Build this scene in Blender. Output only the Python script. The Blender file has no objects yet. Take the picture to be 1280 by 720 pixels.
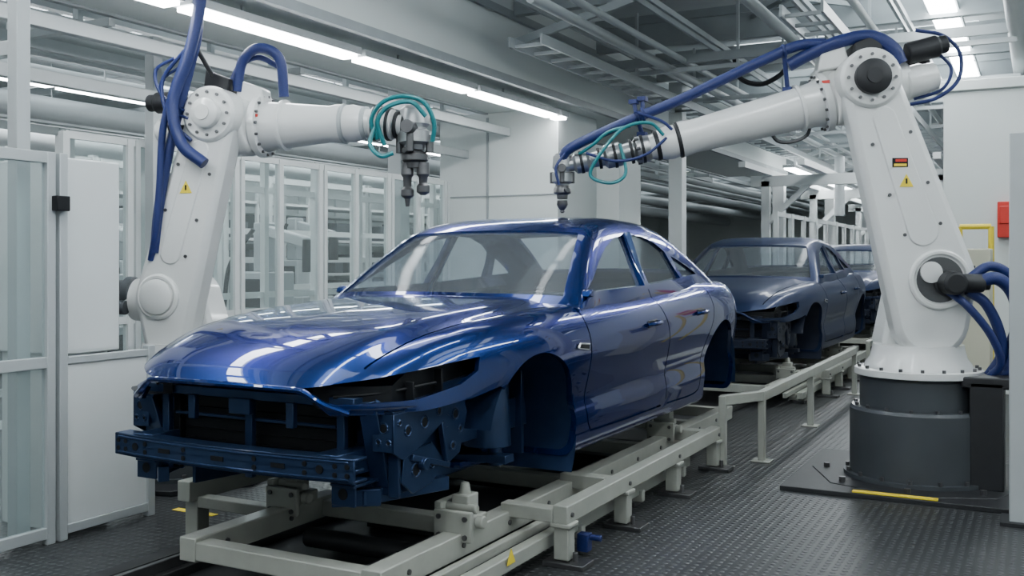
import bpy, bmesh, math, random
import numpy as np
from mathutils import Vector, Matrix
random.seed(7)
V=Vector
# ---------------------------------------------------------------- materials
def mat(name,col,rough=.5,metal=0.,coat=0.,var=.06,nscale=6.,bump=0.,emit=0.,alpha=None,spec=None,cr=.06,tint=None):
    m=bpy.data.materials.new(name); m.use_nodes=True
    nt=m.node_tree; b=nt.nodes['Principled BSDF']
    b.inputs['Roughness'].default_value=rough; b.inputs['Metallic'].default_value=metal
    b.inputs['Coat Weight'].default_value=coat; b.inputs['Coat Roughness'].default_value=cr
    if spec is not None: b.inputs['Specular IOR Level'].default_value=spec
    if tint: b.inputs['Specular Tint'].default_value=(*tint,1)
    tc=nt.nodes.new('ShaderNodeTexCoord'); n=nt.nodes.new('ShaderNodeTexNoise')
    n.inputs['Scale'].default_value=nscale; n.inputs['Detail'].default_value=4
    nt.links.new(tc.outputs['Object'],n.inputs['Vector'])
    mx=nt.nodes.new('ShaderNodeMix'); mx.data_type='RGBA'
    c=V(col)
    mx.inputs[6].default_value=(*(c*(1-var)),1); mx.inputs[7].default_value=(*[min(1,k*(1+var)) for k in c],1)
    nt.links.new(n.outputs['Fac'],mx.inputs[0]); nt.links.new(mx.outputs[2],b.inputs['Base Color'])
    if bump>0:
        bp=nt.nodes.new('ShaderNodeBump'); bp.inputs['Strength'].default_value=bump; bp.inputs['Distance'].default_value=.01
        nt.links.new(n.outputs['Fac'],bp.inputs['Height']); nt.links.new(bp.outputs['Normal'],b.inputs['Normal'])
    if emit>0:
        b.inputs['Emission Color'].default_value=(*col,1); b.inputs['Emission Strength'].default_value=emit
    return m
M={}
M['paint']=mat('blue_metallic_paint',(.0045,.023,.125),.24,.70,1.,.08,40,cr=.02,tint=(.06,.20,.66))
M['paint2']=mat('hazed_far_car_paint',(.013,.023,.058),.42,.4,.25,.10,20,tint=(.15,.2,.4))  # far cars: same paint with distance haze mixed into its colour
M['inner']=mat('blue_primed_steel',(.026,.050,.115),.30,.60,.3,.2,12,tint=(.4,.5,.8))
M['inner2']=mat('hazed_far_car_steel',(.014,.020,.040),.45,.4,.1,.2,12)  # far cars' inner steel, greyed to carry the haze in its colour
M['black']=mat('black_plastic',(.005,.006,.008),.5,0,.0,.2,10,spec=.3)
M['white']=mat('robot_white_paint',(.70,.71,.70),.28,0,.5,.03,5)
M['cream']=mat('cream_painted_steel',(.34,.35,.31),.42,0,.15,.16,9,.05)
M['grey']=mat('dark_grey_paint',(.045,.052,.06),.5,0,.1,.12,7)
M['dark']=mat('dark_steel',(.022,.023,.026),.5,.3,0,.2,9)
M['steel']=mat('brushed_steel',(.42,.43,.44),.32,.85,0,.1,20)
M['dsteel']=mat('gunmetal_steel',(.13,.13,.135),.35,.8,0,.15,20)
M['blueh']=mat('blue_braided_hose',(.008,.020,.12),.5,0,.1,.45,160,.3)
M['teal']=mat('teal_hose',(.01,.19,.21),.4,0,.2,.15,60)
M['wall']=mat('white_wall_paint',(.66,.70,.69),.6,0,0,.04,2)
M['frame']=mat('white_aluminium_frame',(.64,.67,.67),.4,0,.1,.04,4)
M['fgrey']=mat('grey_aluminium_profile',(.42,.45,.46),.4,.1,0,.06,4)
M['ceil']=mat('grey_ceiling_panel',(.42,.45,.46),.7,0,0,.08,3)
M['truss']=mat('galvanised_steel',(.32,.35,.36),.45,.1,0,.15,5)
M['yellow']=mat('safety_yellow',(.8,.62,.03),.5)
M['red']=mat('signal_red',(.6,.03,.02),.45)
M['lamp']=mat('fluorescent_tube',(.93,.98,1.),.4,emit=28)
M['ceil_fill']=mat('uplight_tube',(.93,.98,1.),.4,emit=12)  # added glow on top of the lamp housings, brightens the ceiling
M['sky']=mat('skylight_panel',(.85,.95,1.),.6,emit=2.8)
M['beige']=mat('beige_cabinet_paint',(.55,.54,.42),.5)
def glass(name,tint,fac,base=(.6,.66,.66)):
    m=bpy.data.materials.new(name); m.use_nodes=True; nt=m.node_tree; nt.nodes.clear()
    o=nt.nodes.new('ShaderNodeOutputMaterial'); mx=nt.nodes.new('ShaderNodeMixShader')
    t=nt.nodes.new('ShaderNodeBsdfTransparent'); t.inputs[0].default_value=(*tint,1)
    g=nt.nodes.new('ShaderNodeBsdfPrincipled'); g.inputs['Roughness'].default_value=.08; g.inputs['Base Color'].default_value=(*base,1)
    mx.inputs[0].default_value=fac
    nt.links.new(t.outputs[0],mx.inputs[1]); nt.links.new(g.outputs[0],mx.inputs[2]); nt.links.new(mx.outputs[0],o.inputs[0])
    return m
M['glass']=glass('clear_polycarbonate',(.90,.94,.94),.10)
M['cglass']=glass('smoked_car_glass',(.72,.78,.82),.20,(.30,.34,.38))
def floor_mat():
    m=bpy.data.materials.new('checker_plate_floor'); m.use_nodes=True; nt=m.node_tree; b=nt.nodes['Principled BSDF']
    N=nt.nodes.new; L=nt.links.new
    tc=N('ShaderNodeTexCoord'); sp=N('ShaderNodeSeparateXYZ'); L(tc.outputs['Object'],sp.inputs[0])
    def mth(op,a,bv=None):
        n=N('ShaderNodeMath'); n.operation=op
        for i,k in enumerate((a,bv)):
            if k is None: continue
            if isinstance(k,(int,float)): n.inputs[i].default_value=k
            else: L(k,n.inputs[i])
        return n.outputs[0]
    k=2*math.pi/.095
    sx=mth('SINE',mth('MULTIPLY',mth('ADD',sp.outputs[0],sp.outputs[1]),k)); sy=mth('SINE',mth('MULTIPLY',mth('SUBTRACT',sp.outputs[0],sp.outputs[1]),k))
    h=mth('MULTIPLY',sx,sy); h=mth('MAXIMUM',h,.25)
    no=N('ShaderNodeTexNoise'); no.inputs['Scale'].default_value=1.3; no.inputs['Detail'].default_value=6; L(tc.outputs['Object'],no.inputs['Vector'])
    mx=N('ShaderNodeMix'); mx.data_type='RGBA'; mx.inputs[6].default_value=(.018,.020,.022,1); mx.inputs[7].default_value=(.042,.044,.046,1)
    L(no.outputs['Fac'],mx.inputs[0])
    mx2=N('ShaderNodeMix'); mx2.data_type='RGBA'; L(mth('MULTIPLY',mth('SUBTRACT',h,.25),.9),mx2.inputs[0]); L(mx.outputs[2],mx2.inputs[6]); mx2.inputs[7].default_value=(.11,.115,.12,1)
    L(mx2.outputs[2],b.inputs['Base Color'])
    bp=N('ShaderNodeBump'); bp.inputs['Strength'].default_value=.9; bp.inputs['Distance'].default_value=.006; L(h,bp.inputs['Height']); L(bp.outputs[0],b.inputs['Normal'])
    b.inputs['Roughness'].default_value=.38; b.inputs['Metallic'].default_value=.15; b.inputs['Specular IOR Level'].default_value=.4
    return m
M['floor']=floor_mat()
# ---------------------------------------------------------------- geometry helpers
def box(x0,x1,y0,y1,z0,z1):
    v=[V((x,y,z)) for x in (x0,x1) for y in (y0,y1) for z in (z0,z1)]
    return v,[(0,1,3,2),(4,6,7,5),(0,4,5,1),(2,3,7,6),(0,2,6,4),(1,5,7,3)]
def cbox(c,s): 
    return box(c[0]-s[0]/2,c[0]+s[0]/2,c[1]-s[1]/2,c[1]+s[1]/2,c[2]-s[2]/2,c[2]+s[2]/2)
def basis(d):
    d=V(d).normalized(); a=V((0,0,1)) if abs(d.z)<.9 else V((1,0,0))
    u=d.cross(a).normalized(); w=u.cross(d).normalized(); return u,w,d
def lathe(p0,d,prof,n=28):
    u,w,d=basis(d); p0=V(p0); vs=[];fs=[]
    for t,r in prof:
        for i in range(n):
            a=2*math.pi*i/n; vs.append(p0+d*t+(u*math.cos(a)+w*math.sin(a))*r)
    for j in range(len(prof)-1):
        for i in range(n):
            k=(i+1)%n; fs.append((j*n+i,j*n+k,(j+1)*n+k,(j+1)*n+i))
    fs.append(tuple(range(n-1,-1,-1))); fs.append(tuple(range((len(prof)-1)*n,len(prof)*n)))
    return vs,fs
def cyl(p0,p1,r0,r1=None,n=24):
    p0=V(p0);p1=V(p1); r1=r0 if r1 is None else r1
    return lathe(p0,p1-p0,[(0,r0),((p1-p0).length,r1)],n)
def beam(p0,p1,w,h):
    p0=V(p0);p1=V(p1); u,q,d=basis(p1-p0); v=[]
    for p in (p0,p1):
        for a,b in ((-1,-1),(1,-1),(1,1),(-1,1)): v.append(p+u*a*w/2+q*b*h/2)
    return v,[(3,2,1,0),(4,5,6,7),(0,1,5,4),(1,2,6,5),(2,3,7,6),(3,0,4,7)]
def prism(poly,axis,a,b):
    n=len(poly); f={'x':lambda p,t:V((t,p[0],p[1])),'y':lambda p,t:V((p[0],t,p[1])),'z':lambda p,t:V((p[0],p[1],t))}[axis]
    v=[f(p,a) for p in poly]+[f(p,b) for p in poly]
    return v,[tuple(range(n-1,-1,-1)),tuple(range(n,2*n))]+[(i,(i+1)%n,n+(i+1)%n,n+i) for i in range(n)]
def prismB(poly,O,U,W,N,a,b):
    n=len(poly); v=[O+U*p[0]+W*p[1]+N*t for t in (a,b) for p in poly]
    return v,[tuple(range(n-1,-1,-1)),tuple(range(n,2*n))]+[(i,(i+1)%n,n+(i+1)%n,n+i) for i in range(n)]
def catmull(pts,k=8):
    P=[V(p) for p in pts]; P=[P[0]*2-P[1]]+P+[P[-1]*2-P[-2]]; out=[]
    for i in range(1,len(P)-2):
        for j in range(k):
            t=j/k; a,b,c,d=P[i-1:i+3]
            out.append(.5*((2*b)+(c-a)*t+(2*a-5*b+4*c-d)*t*t+(-a+3*b-3*c+d)*t**3))
    out.append(P[-2]); return out
def sweep(pts,r,n=10,smooth=True,k=8):
    P=catmull(pts,k) if smooth else [V(p) for p in pts]
    vs=[];fs=[]; u,w,_=basis(P[1]-P[0])
    for i,p in enumerate(P):
        t=(P[min(i+1,len(P)-1)]-P[max(i-1,0)]).normalized()
        u=(u-t*u.dot(t)).normalized(); w=t.cross(u)
        for j in range(n):
            a=2*math.pi*j/n; vs.append(p+(u*math.cos(a)+w*math.sin(a))*r)
    for i in range(len(P)-1):
        for j in range(n):
            q=(j+1)%n; fs.append((i*n+j,i*n+q,(i+1)*n+q,(i+1)*n+j))
    fs.append(tuple(range(n-1,-1,-1))); fs.append(tuple(range((len(P)-1)*n,len(P)*n)))
    return vs,fs
def torus(c,d,R,r,n=32,m=8,a0=0,a1=2*math.pi):
    u,w,d=basis(d); c=V(c)
    pts=[c+(u*math.cos(a0+(a1-a0)*i/n)+w*math.sin(a0+(a1-a0)*i/n))*R for i in range(n+1)]
    return sweep(pts,r,m,False)
def hull(circs,n=28):
    pts=[]
    for x,y,r in circs:
        for i in range(n):
            a=2*math.pi*i/n; pts.append((x+r*math.cos(a),y+r*math.sin(a)))
    pts=sorted(set(pts))
    def half(ps):
        o=[]
        for p in ps:
            while len(o)>1 and (o[-1][0]-o[-2][0])*(p[1]-o[-2][1])-(o[-1][1]-o[-2][1])*(p[0]-o[-2][0])<=1e-9: o.pop()
            o.append(p)
        return o
    a=half(pts); b=half(pts[::-1]); return a[:-1]+b[:-1]
def newmesh(name,geoms,weld=False):
    me=bpy.data.meshes.new(name); vs=[];fs=[]
    for v,f in geoms:
        o=len(vs); vs+= [tuple(x) for x in v]; fs+=[tuple(i+o for i in q) for q in f]
    me.from_pydata(vs,[],fs)
    bm=bmesh.new(); bm.from_mesh(me)
    if weld:
        bmesh.ops.remove_doubles(bm,verts=bm.verts,dist=1e-5); bmesh.ops.dissolve_degenerate(bm,edges=bm.edges,dist=1e-6)
    bmesh.ops.recalc_face_normals(bm,faces=bm.faces); bm.to_mesh(me); bm.free(); return me
def mk(name,geoms,m,parent=None,bevel=0.,smooth=True,ang=35,seg=2):
    if isinstance(geoms,tuple): geoms=[geoms]
    me=newmesh(name,geoms); me.materials.append(m)
    if smooth: me.shade_smooth(); me.set_sharp_from_angle(angle=math.radians(ang))
    o=bpy.data.objects.new(name,me); bpy.context.scene.collection.objects.link(o)
    if parent: o.parent=parent
    if bevel>0:
        b=o.modifiers.new('bevel','BEVEL'); b.width=bevel; b.segments=seg; b.limit_method='ANGLE'; b.angle_limit=math.radians(40)
    return o
def root(name,loc=(0,0,0)):
    e=bpy.data.objects.new(name,None); e.location=loc; e.empty_display_size=.2
    bpy.context.scene.collection.objects.link(e); return e
def pchip(xs,ys):
    xs=np.array(xs,float); ys=np.array(ys,float); h=np.diff(xs); dl=np.diff(ys)/h; m=np.zeros(len(xs))
    for i in range(1,len(xs)-1):
        if dl[i-1]*dl[i]>0:
            w1=2*h[i]+h[i-1]; w2=h[i]+2*h[i-1]; m[i]=(w1+w2)/(w1/dl[i-1]+w2/dl[i])
    m[0]=dl[0]; m[-1]=dl[-1]
    def f(x):
        i=int(np.clip(np.searchsorted(xs,x)-1,0,len(xs)-2)); t=min(max((x-xs[i])/h[i],0),1)
        return float((2*t**3-3*t*t+1)*ys[i]+(t**3-2*t*t+t)*h[i]*m[i]+(-2*t**3+3*t*t)*ys[i+1]+(t**3-t*t)*h[i]*m[i+1])
    return f
# ---------------------------------------------------------------- car body
S=[0,.04,.15,.5,1.0,1.5,2.0,2.7,3.5,4.2,4.7,5.1,5.22,5.3]
ZC=pchip(S,[.965,1.008,1.088,1.202,1.258,1.288,1.304,1.315,1.33,1.36,1.375,1.36,1.33,1.20])
ZF=pchip(S,[.95,.990,1.055,1.160,1.215,1.243,1.257,1.272,1.30,1.33,1.33,1.30,1.27,1.16])
WW=pchip(S,[.80,.815,.828,.852,.872,.880,.884,.888,.89,.889,.875,.84,.80,.74])
def resample(pts,n):
    d=[0]
    for a,b in zip(pts[:-1],pts[1:]): d.append(d[-1]+math.hypot(b[0]-a[0],b[1]-a[1]))
    fx=pchip(d,[p[0] for p in pts]); fz=pchip(d,[p[1] for p in pts])
    return [(fx(d[-1]*i/(n-1)),fz(d[-1]*i/(n-1))) for i in range(n)]
def lower_sec(s,ins,n=72):
    W=WW(s)-ins; zc=ZC(s)-ins; zf=ZF(s)-ins; zb=.45+ins
    F=[(-.09,.003),(-.05,.05),(-.04,.12),(-.03,.25),(-.044,.36),(-.02,.52),(0,.68),(-.004,.76),(-.022,.84),(-.055,.92),(-.09,.97),(-.14,1.0)]
    p=[(0,zb),(W*.6,zb+.001)]+[(W+a,zb+f*(zf-zb)) for a,f in F]
    dz=zc-zf
    p+=[(.70*W,zf+.22*dz),(.60*W,zf+.68*dz),(.35*W,zf+.88*dz),(0,zc)]
    return resample(p,n)
def cab_w(z): return .80-.43*max(0,z-1.25)-.02*max(0,1.25-z)
SC=[1.45,1.6,1.8,2.0,2.2,2.4,2.6,3.0,3.4,3.8,4.2,4.6,4.85]
ZR=pchip(SC,[1.17,1.25,1.36,1.48,1.59,1.69,1.75,1.795,1.785,1.73,1.60,1.43,1.31])
def cab_sec(s,ins,n=48):
    zr=ZR(s)-ins; z0=1.0 if ins==0 else .9
    ze=zr-.055; h=ze-z0; w=lambda z: cab_w(z+ins*.5)-ins*1.2
    p=[(0,z0),(.5,z0+.001),(w(z0)-.01,z0+.005),(w(z0+.35*h),z0+.35*h),(w(z0+.7*h),z0+.7*h),(w(ze-.04),ze-.04),(w(ze)-.006,ze),(w(ze)-.045,zr-.028),(w(ze)-.13,zr-.012),(.25,zr-.003),(0,zr)]
    return resample(p,n)
def clamp(x): return max(0.,min(1.,x))
def warpL(x,s):
    r=abs(x)/.88
    return s+.62*min(r,1)**5*(clamp(1-s/2.)**1.5)-.35*min(r,1)**4*clamp((s-4.3)/1.)**1.5
def warpC(x,s):
    r=(x/.8)**2
    return s+.20*r*clamp((2.9-s)/1.4)-.25*r*clamp((s-3.3)/1.5)
def loft(sec,stations,warp,ins,cols=16):
    rows=[]
    for s in stations:
        h=sec(s,ins); ring=[(x,z) for x,z in h]+[(-x,z) for x,z in h[::-1]]
        rows.append([V((x,warp(x,s),z)) for x,z in ring])
    vs=[];fs=[]; n=len(rows[0])
    for r in rows: vs+=r
    for j in range(len(rows)-1):
        for i in range(n):
            k=(i+1)%n; fs.append((j*n+i,j*n+k,(j+1)*n+k,(j+1)*n+i))
    for s in (stations[0],stations[-1]):
        h=sec(s,ins); o=len(vs)
        for x,z in h:
            for c in range(cols+1):
                xx=x*(1-2*c/cols); vs.append(V((xx,warp(xx,s),z)))
        for i in range(len(h)-1):
            for c in range(cols):
                a=o+i*(cols+1)+c; fs.append((a,a+1,a+cols+2,a+cols+1))
    return vs,fs
def tmp(name,geoms,weld=True):
    o=bpy.data.objects.new(name,newmesh(name,geoms,weld)); bpy.context.scene.collection.objects.link(o); return o
def boolean(a,b,op):
    md=a.modifiers.new('b','BOOLEAN'); md.operation=op; md.object=b; md.solver='EXACT'; md.use_self=False
    dg=bpy.context.evaluated_depsgraph_get(); me=bpy.data.meshes.new_from_object(a.evaluated_get(dg))
    a.modifiers.clear(); a.data=me; bpy.data.objects.remove(b)
def ribbon(pts,w):
    P=[V((p[0],p[1],0)) for p in pts]; L=[];R=[]
    for i,p in enumerate(P):
        t=(P[min(i+1,len(P)-1)]-P[max(i-1,0)]).normalized(); nn=V((-t.y,t.x,0))
        L.append(p+nn*w/2); R.append(p-nn*w/2)
    return [(p.x,p.y) for p in L+R[::-1]]
def sub2(pts,k=5): return [(p.x,p.y) for p in catmull([(a,b,0) for a,b in pts],k)]
stL=[0,.015,.04,.08]+list(np.arange(.14,5.1,.07))+[5.1,5.16,5.22,5.27,5.3]
INS=.028
stLi=[INS]+[s for s in stL if INS+.01<s<5.3-INS-.01]+[5.3-INS]
stC=list(np.arange(1.45,4.86,.06))
body=tmp('body',[loft(lower_sec,stL,warpL,0)]); boolean(body,tmp('c',[loft(cab_sec,stC,warpC,0)]),'UNION')
inn=tmp('inn',[loft(lower_sec,stLi,warpL,INS)]); boolean(inn,tmp('c',[loft(cab_sec,stC,warpC,INS)]),'UNION')
boolean(body,inn,'DIFFERENCE')
fw=[(1.98,1.315),(2.15,1.385),(2.35,1.485),(2.55,1.575),(2.75,1.635),(2.96,1.668),(2.91,1.335)]
rw=[(2.99,1.337),(3.045,1.672),(3.3,1.662),(3.5,1.62),(3.64,1.56),(3.71,1.372)]
qw=[(3.79,1.378),(3.73,1.53),(3.85,1.50),(4.0,1.45),(4.14,1.395)]
boolean(body,tmp('c',[prism(fw,'x',-1.2,1.2),prism(rw,'x',-1.2,1.2),prism(qw,'x',-1.2,1.2)]),'DIFFERENCE')
wsb=lambda x:1.72+.16*(x/.8)**2
wst=lambda x:2.40+.05*(x/.8)**2
rwb=lambda x:4.60-.2*(x/.8)**2
rwt=lambda x:3.88-.1*(x/.8)**2
bot=[(x,wsb(x)) for x in np.linspace(-.70,.70,15)]
top=[(x,wst(x)) for x in np.linspace(.55,-.55,11)]
rb=[(x,rwb(x)) for x in np.linspace(-.60,.60,13)]
rt=[(x,rwt(x)) for x in np.linspace(.52,-.52,11)]
boolean(body,tmp('c',[prism(bot+top,'z',1.15,2.2),prism(rb+rt,'z',1.15,2.2)]),'DIFFERENCE')
FY,RY,WZ,AR=1.22,4.37,.60,.44
boolean(body,tmp('c',[cyl((sx*.5,yy,WZ),(sx*1.3,yy,WZ),AR,n=72) for sx in (-1,1) for yy in (FY,RY)]),'DIFFERENCE')
cut=[(-1,.2),(-1,.86),(.35,.86),(.66,.885),(.86,.915),(.97,.85),(1.1,.6),(1.1,.2)]
boolean(body,tmp('c',[prism(cut,'x',-1.3,1.3)]),'DIFFERENCE')
gr=[(-.43,.955),(.43,.955),(.60,.80),(-.60,.80)]
boolean(body,tmp('c',[prism(gr,'y',-.5,.3)]),'DIFFERENCE')
def hl(sx,a,b,poly=None):
    U=V((sx*.27,.75,0)).normalized(); N=V((sx*.75,-.27,0)).normalized(); O=V((sx*.57,-.02,0))
    return prismB(poly or [(-.04,.965),(.1,.99),(.35,1.02),(.6,1.045),(.80,1.06),(.77,1.0),(.65,.95),(.4,.91),(.08,.905),(0,.93)],O,U,V((0,0,1)),N,a,b)
boolean(body,tmp('c',[hl(1,-.22,.5),hl(-1,-.22,.5)]),'DIFFERENCE')
slits=[]
d1=sub2([(1.80,1.235),(1.785,1.0),(1.80,.66),(1.86,.56)],6)+sub2([(2.4,.55),(3.0,.55)],3)
d2=sub2([(2.95,1.31),(3.02,1.15),(3.08,.9),(3.085,.58)],6)
d3=sub2([(3.12,.55),(3.74,.55),(3.83,.66),(3.90,.86),(4.02,1.02),(4.09,1.15),(4.10,1.30)],5)
for sx in (-1,1):
    for dd in (d1,d2,d3):
        a,b=sorted((sx*.74,sx*1.1)); slits.append(prism(ribbon(dd,.012),'x',a,b))
boolean(body,tmp('c',slits),'DIFFERENCE')
hs=[]
for sx in (-1,1):
    h=sub2([(sx*.60,.20),(sx*.64,.5),(sx*.675,1.0),(sx*.70,1.4),(sx*.71,1.62)],5); hs.append(prism(ribbon(h,.009),'z',.92,1.4))
    t=sub2([(sx*.60,4.72),(sx*.62,4.9),(sx*.60,5.15)],4); hs.append(prism(ribbon(t,.008),'z',1.0,1.6))
boolean(body,tmp('c',hs),'DIFFERENCE')
shell=body.data; bpy.data.objects.remove(body)
shell.name='painted_body_shell'; shell.materials.clear(); shell.materials.append(M['paint'])
bm=bmesh.new(); bm.from_mesh(shell); bmesh.ops.remove_doubles(bm,verts=bm.verts,dist=2e-5); bm.to_mesh(shell); bm.free()
shell.shade_smooth(); shell.set_sharp_from_angle(angle=math.radians(28))
def liner(sx,yc):
    vs=[];fs=[];n=26; xi,xo=sx*.44,sx*.845
    a0,a1=(-12,192) if yc>3 else (-30,165)
    for i in range(n+1):
        a=math.radians(a0+(a1-a0)*i/n)
        y=yc+math.cos(a)*.452; z=WZ+math.sin(a)*.452
        vs+= [V((xi,y,z)),V((xo,y,z))]
    for i in range(n): fs.append((2*i,2*i+1,2*i+3,2*i+2))
    c=len(vs); vs.append(V((xi,yc,WZ)))
    for i in range(n): fs.append((2*i,2*i+2,c))
    return vs,fs
PARTS=[]
def part(name,geoms,m,bevel=0.):
    if isinstance(geoms,tuple): geoms=[geoms]
    me=newmesh(name,geoms); me.materials.append(m); me.shade_smooth(); me.set_sharp_from_angle(angle=math.radians(35)); PARTS.append((name,me,bevel))
PARTS.append(('painted_body_shell',shell,0))
for sx in (-1,1):
    part('front_wheelhouse',liner(sx,FY),M['inner']); part('rear_wheelhouse',liner(sx,RY),M['inner'])
def glaze(fb,ft,hb_,ht,front):
    vs=[];fs=[]; nu,nv=18,8
    for j in range(nv+1):
        v=j/nv
        for i in range(nu+1):
            q=-1+2*i/nu; x=q*(hb_+(ht-hb_)*v); y=fb(x)+(ft(x)-fb(x))*v; s=y
            for _ in range(12): s=y-(warpC(x,s)-s)
            sec=[p for p in cab_sec(s,.014,90) if p[1]>1.1][-60:]
            xs=[p[0] for p in sec][::-1]; zs=[p[1] for p in sec][::-1]
            z=float(np.interp(abs(x),xs,zs)); vs.append(V((x,y,z)))
    for j in range(nv):
        for i in range(nu):
            a=j*(nu+1)+i; fs.append((a,a+1,a+nu+2,a+nu+1))
    return vs,fs
part('windshield_glass',glaze(wsb,wst,.705,.555,True),M['cglass'])
part('rear_glass',glaze(rwb,rwt,.605,.525,False),M['cglass'])
sg=[]
for sx in (-1,1):
    for pl in (fw,rw,qw): sg.append(([V((sx*(cab_w(z)-.018),y,z)) for y,z in pl],[tuple(range(len(pl)))]))
part('side_glass',sg,M['cglass'])
def recess(sx,off,zlo,ztop,m=.0):
    path=[]
    for x in np.linspace(.40,WW(.06)-off,10): path.append((x,warpL(x,off*.8),ZF(.06)))
    for s in np.linspace(.10,.66,12): 
        x=WW(s)-off; path.append((x,warpL(x,s)+off*.3,ZF(s)))
    vs=[];fs=[]
    for x,y,zt in path: vs+=[V((sx*x,y,zlo)),V((sx*x,y,zt-ztop))]
    for i in range(len(path)-1): fs.append((2*i,2*i+1,2*i+3,2*i+2))
    o=len(vs)
    for x,y,zt in path: vs+=[V((sx*x,y,zlo)),V((sx*(x+.75*(off-.03)),y-.6*(off-.03),zlo+.0))]
    for i in range(len(path)-1): fs.append((o+2*i,o+2*i+1,o+2*i+3,o+2*i+2))
    return vs,fs
part('headlamp_recess',[recess(sx,.13,.885,.035) for sx in (-1,1)],M['black'])
hb=[]
for sx in (-1,1):
    for s,z0,z1 in ((.10,.90,.98),(.30,.90,1.02)):
        x=WW(s)-.08; y=warpL(x,s); hb.append(box(*sorted((sx*(x-.04),sx*x)),y-.006,y+.006,z0,z1))
    hb.append(sweep([(sx*.50,warpL(.52,.05)+.03,.925),(sx*.66,warpL(.66,.06)+.05,.94),(sx*.76,warpL(.76,.20)+.03,.965)],.008,6))
part('headlamp_bracket',hb,M['black'],.002)
gs=[]
pts=[(.605,.868),(.52,.905),(.445,.95),(.40,.962),(.2,.966),(0,.967)]
pl=[(x,warpL(x,0)-.004,z) for x,z in pts]; pl=pl+[(-x,y,z) for x,y,z in pl[-2::-1]]
gs.append(sweep(pl,.013,8,k=4))
part('grille_surround',gs,M['paint'])
vn=[];hd=[]
for sx in (-1,1):
    vn.append(prism([(1.60,1.035),(1.62,1.055),(1.74,1.045),(1.73,1.02)],'x',*sorted((sx*.862,sx*.893))))
    for y,z in ((2.76,1.10),(3.76,1.125)):
        hd.append(sweep([(sx*.885,y-.11,z-.004),(sx*.912,y-.07,z),(sx*.918,y,z+.002),(sx*.91,y+.07,z+.004),(sx*.885,y+.10,z+.004)],.013,10))
part('fender_vent',vn,M['black'],.003); part('door_handle',hd,M['paint'])
part('handle_cup',[prism([(y-.10,z-.024),(y-.07,z+.02),(y+.07,z+.024),(y+.09,z-.016)],'x',*sorted((sx*.86,sx*.888))) for sx in (-1,1) for y,z in ((2.76,1.10),(3.76,1.125))],M['black'],.004)
part('vent_surround',[sweep([(sx*.888,a,b) for a,b in ((1.60,1.035),(1.62,1.057),(1.74,1.047),(1.73,1.018),(1.60,1.035))],.005,6,False) for sx in (-1,1)],M['steel'])
part('mirror_mount',[prism([(1.93,1.29),(2.00,1.29),(1.99,1.335),(1.95,1.33)],'x',*sorted((sx*.76,sx*.815))) for sx in (-1,1)],M['paint'],.008)
def arc_beam(z0,z1,y0,dep,half,curv,th=.012):
    g=[]; xs=np.linspace(-half,half,17)
    for (ya,yb,za,zb) in ((0,th,z0,z1),(0,dep,z1-th,z1),(0,dep,z0,z0+th),(.0,dep*.8,(z0+z1)/2-.006,(z0+z1)/2+.006)):
        vs=[];fs=[]
        for x in xs:
            c=curv*(x/half)**2
            vs+=[V((x,y0+c+ya,za)),V((x,y0+c+yb,za)),V((x,y0+c+yb,zb)),V((x,y0+c+ya,zb))]
        for i in range(len(xs)-1):
            for k in range(4):
                a=4*i+k; b=4*i+(k+1)%4; fs.append((a,b,b+4,a+4))
        fs.append((0,1,2,3)); fs.append(tuple(4*(len(xs)-1)+k for k in (3,2,1,0))); g.append((vs,fs))
    return g
BZ=.648; BHf=.675
bm_=arc_beam(.598,.698,-.02,.09,BHf,.05)
bh=lambda x: -.024+.05*(x/BHf)**2
for zz in (.613,.683):
    bm_.append(sweep([(x,bh(x)+.004,zz) for x in np.linspace(-.65,.65,13)],.006,6))
part('bumper_beam',bm_,M['inner'],.003)
part('bumper_beam_holes',[cyl((x,bh(x),BZ+dz),(x,bh(x)+.006,BZ+dz),.011,n=14) for x in (-.645,-.59,-.45,-.2,.2,.45,.59,.645) for dz in (-.018,.018)]
     +[cbox((x,bh(x)+.006,BZ),(.07,.012,.02)) for x in (-.32,0,.32)]+[cyl((x,bh(x),BZ),(x,bh(x)+.006,BZ),.018,n=16) for x in (-.52,.52)],M['black'])
fs=[];hl2=[]
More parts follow.
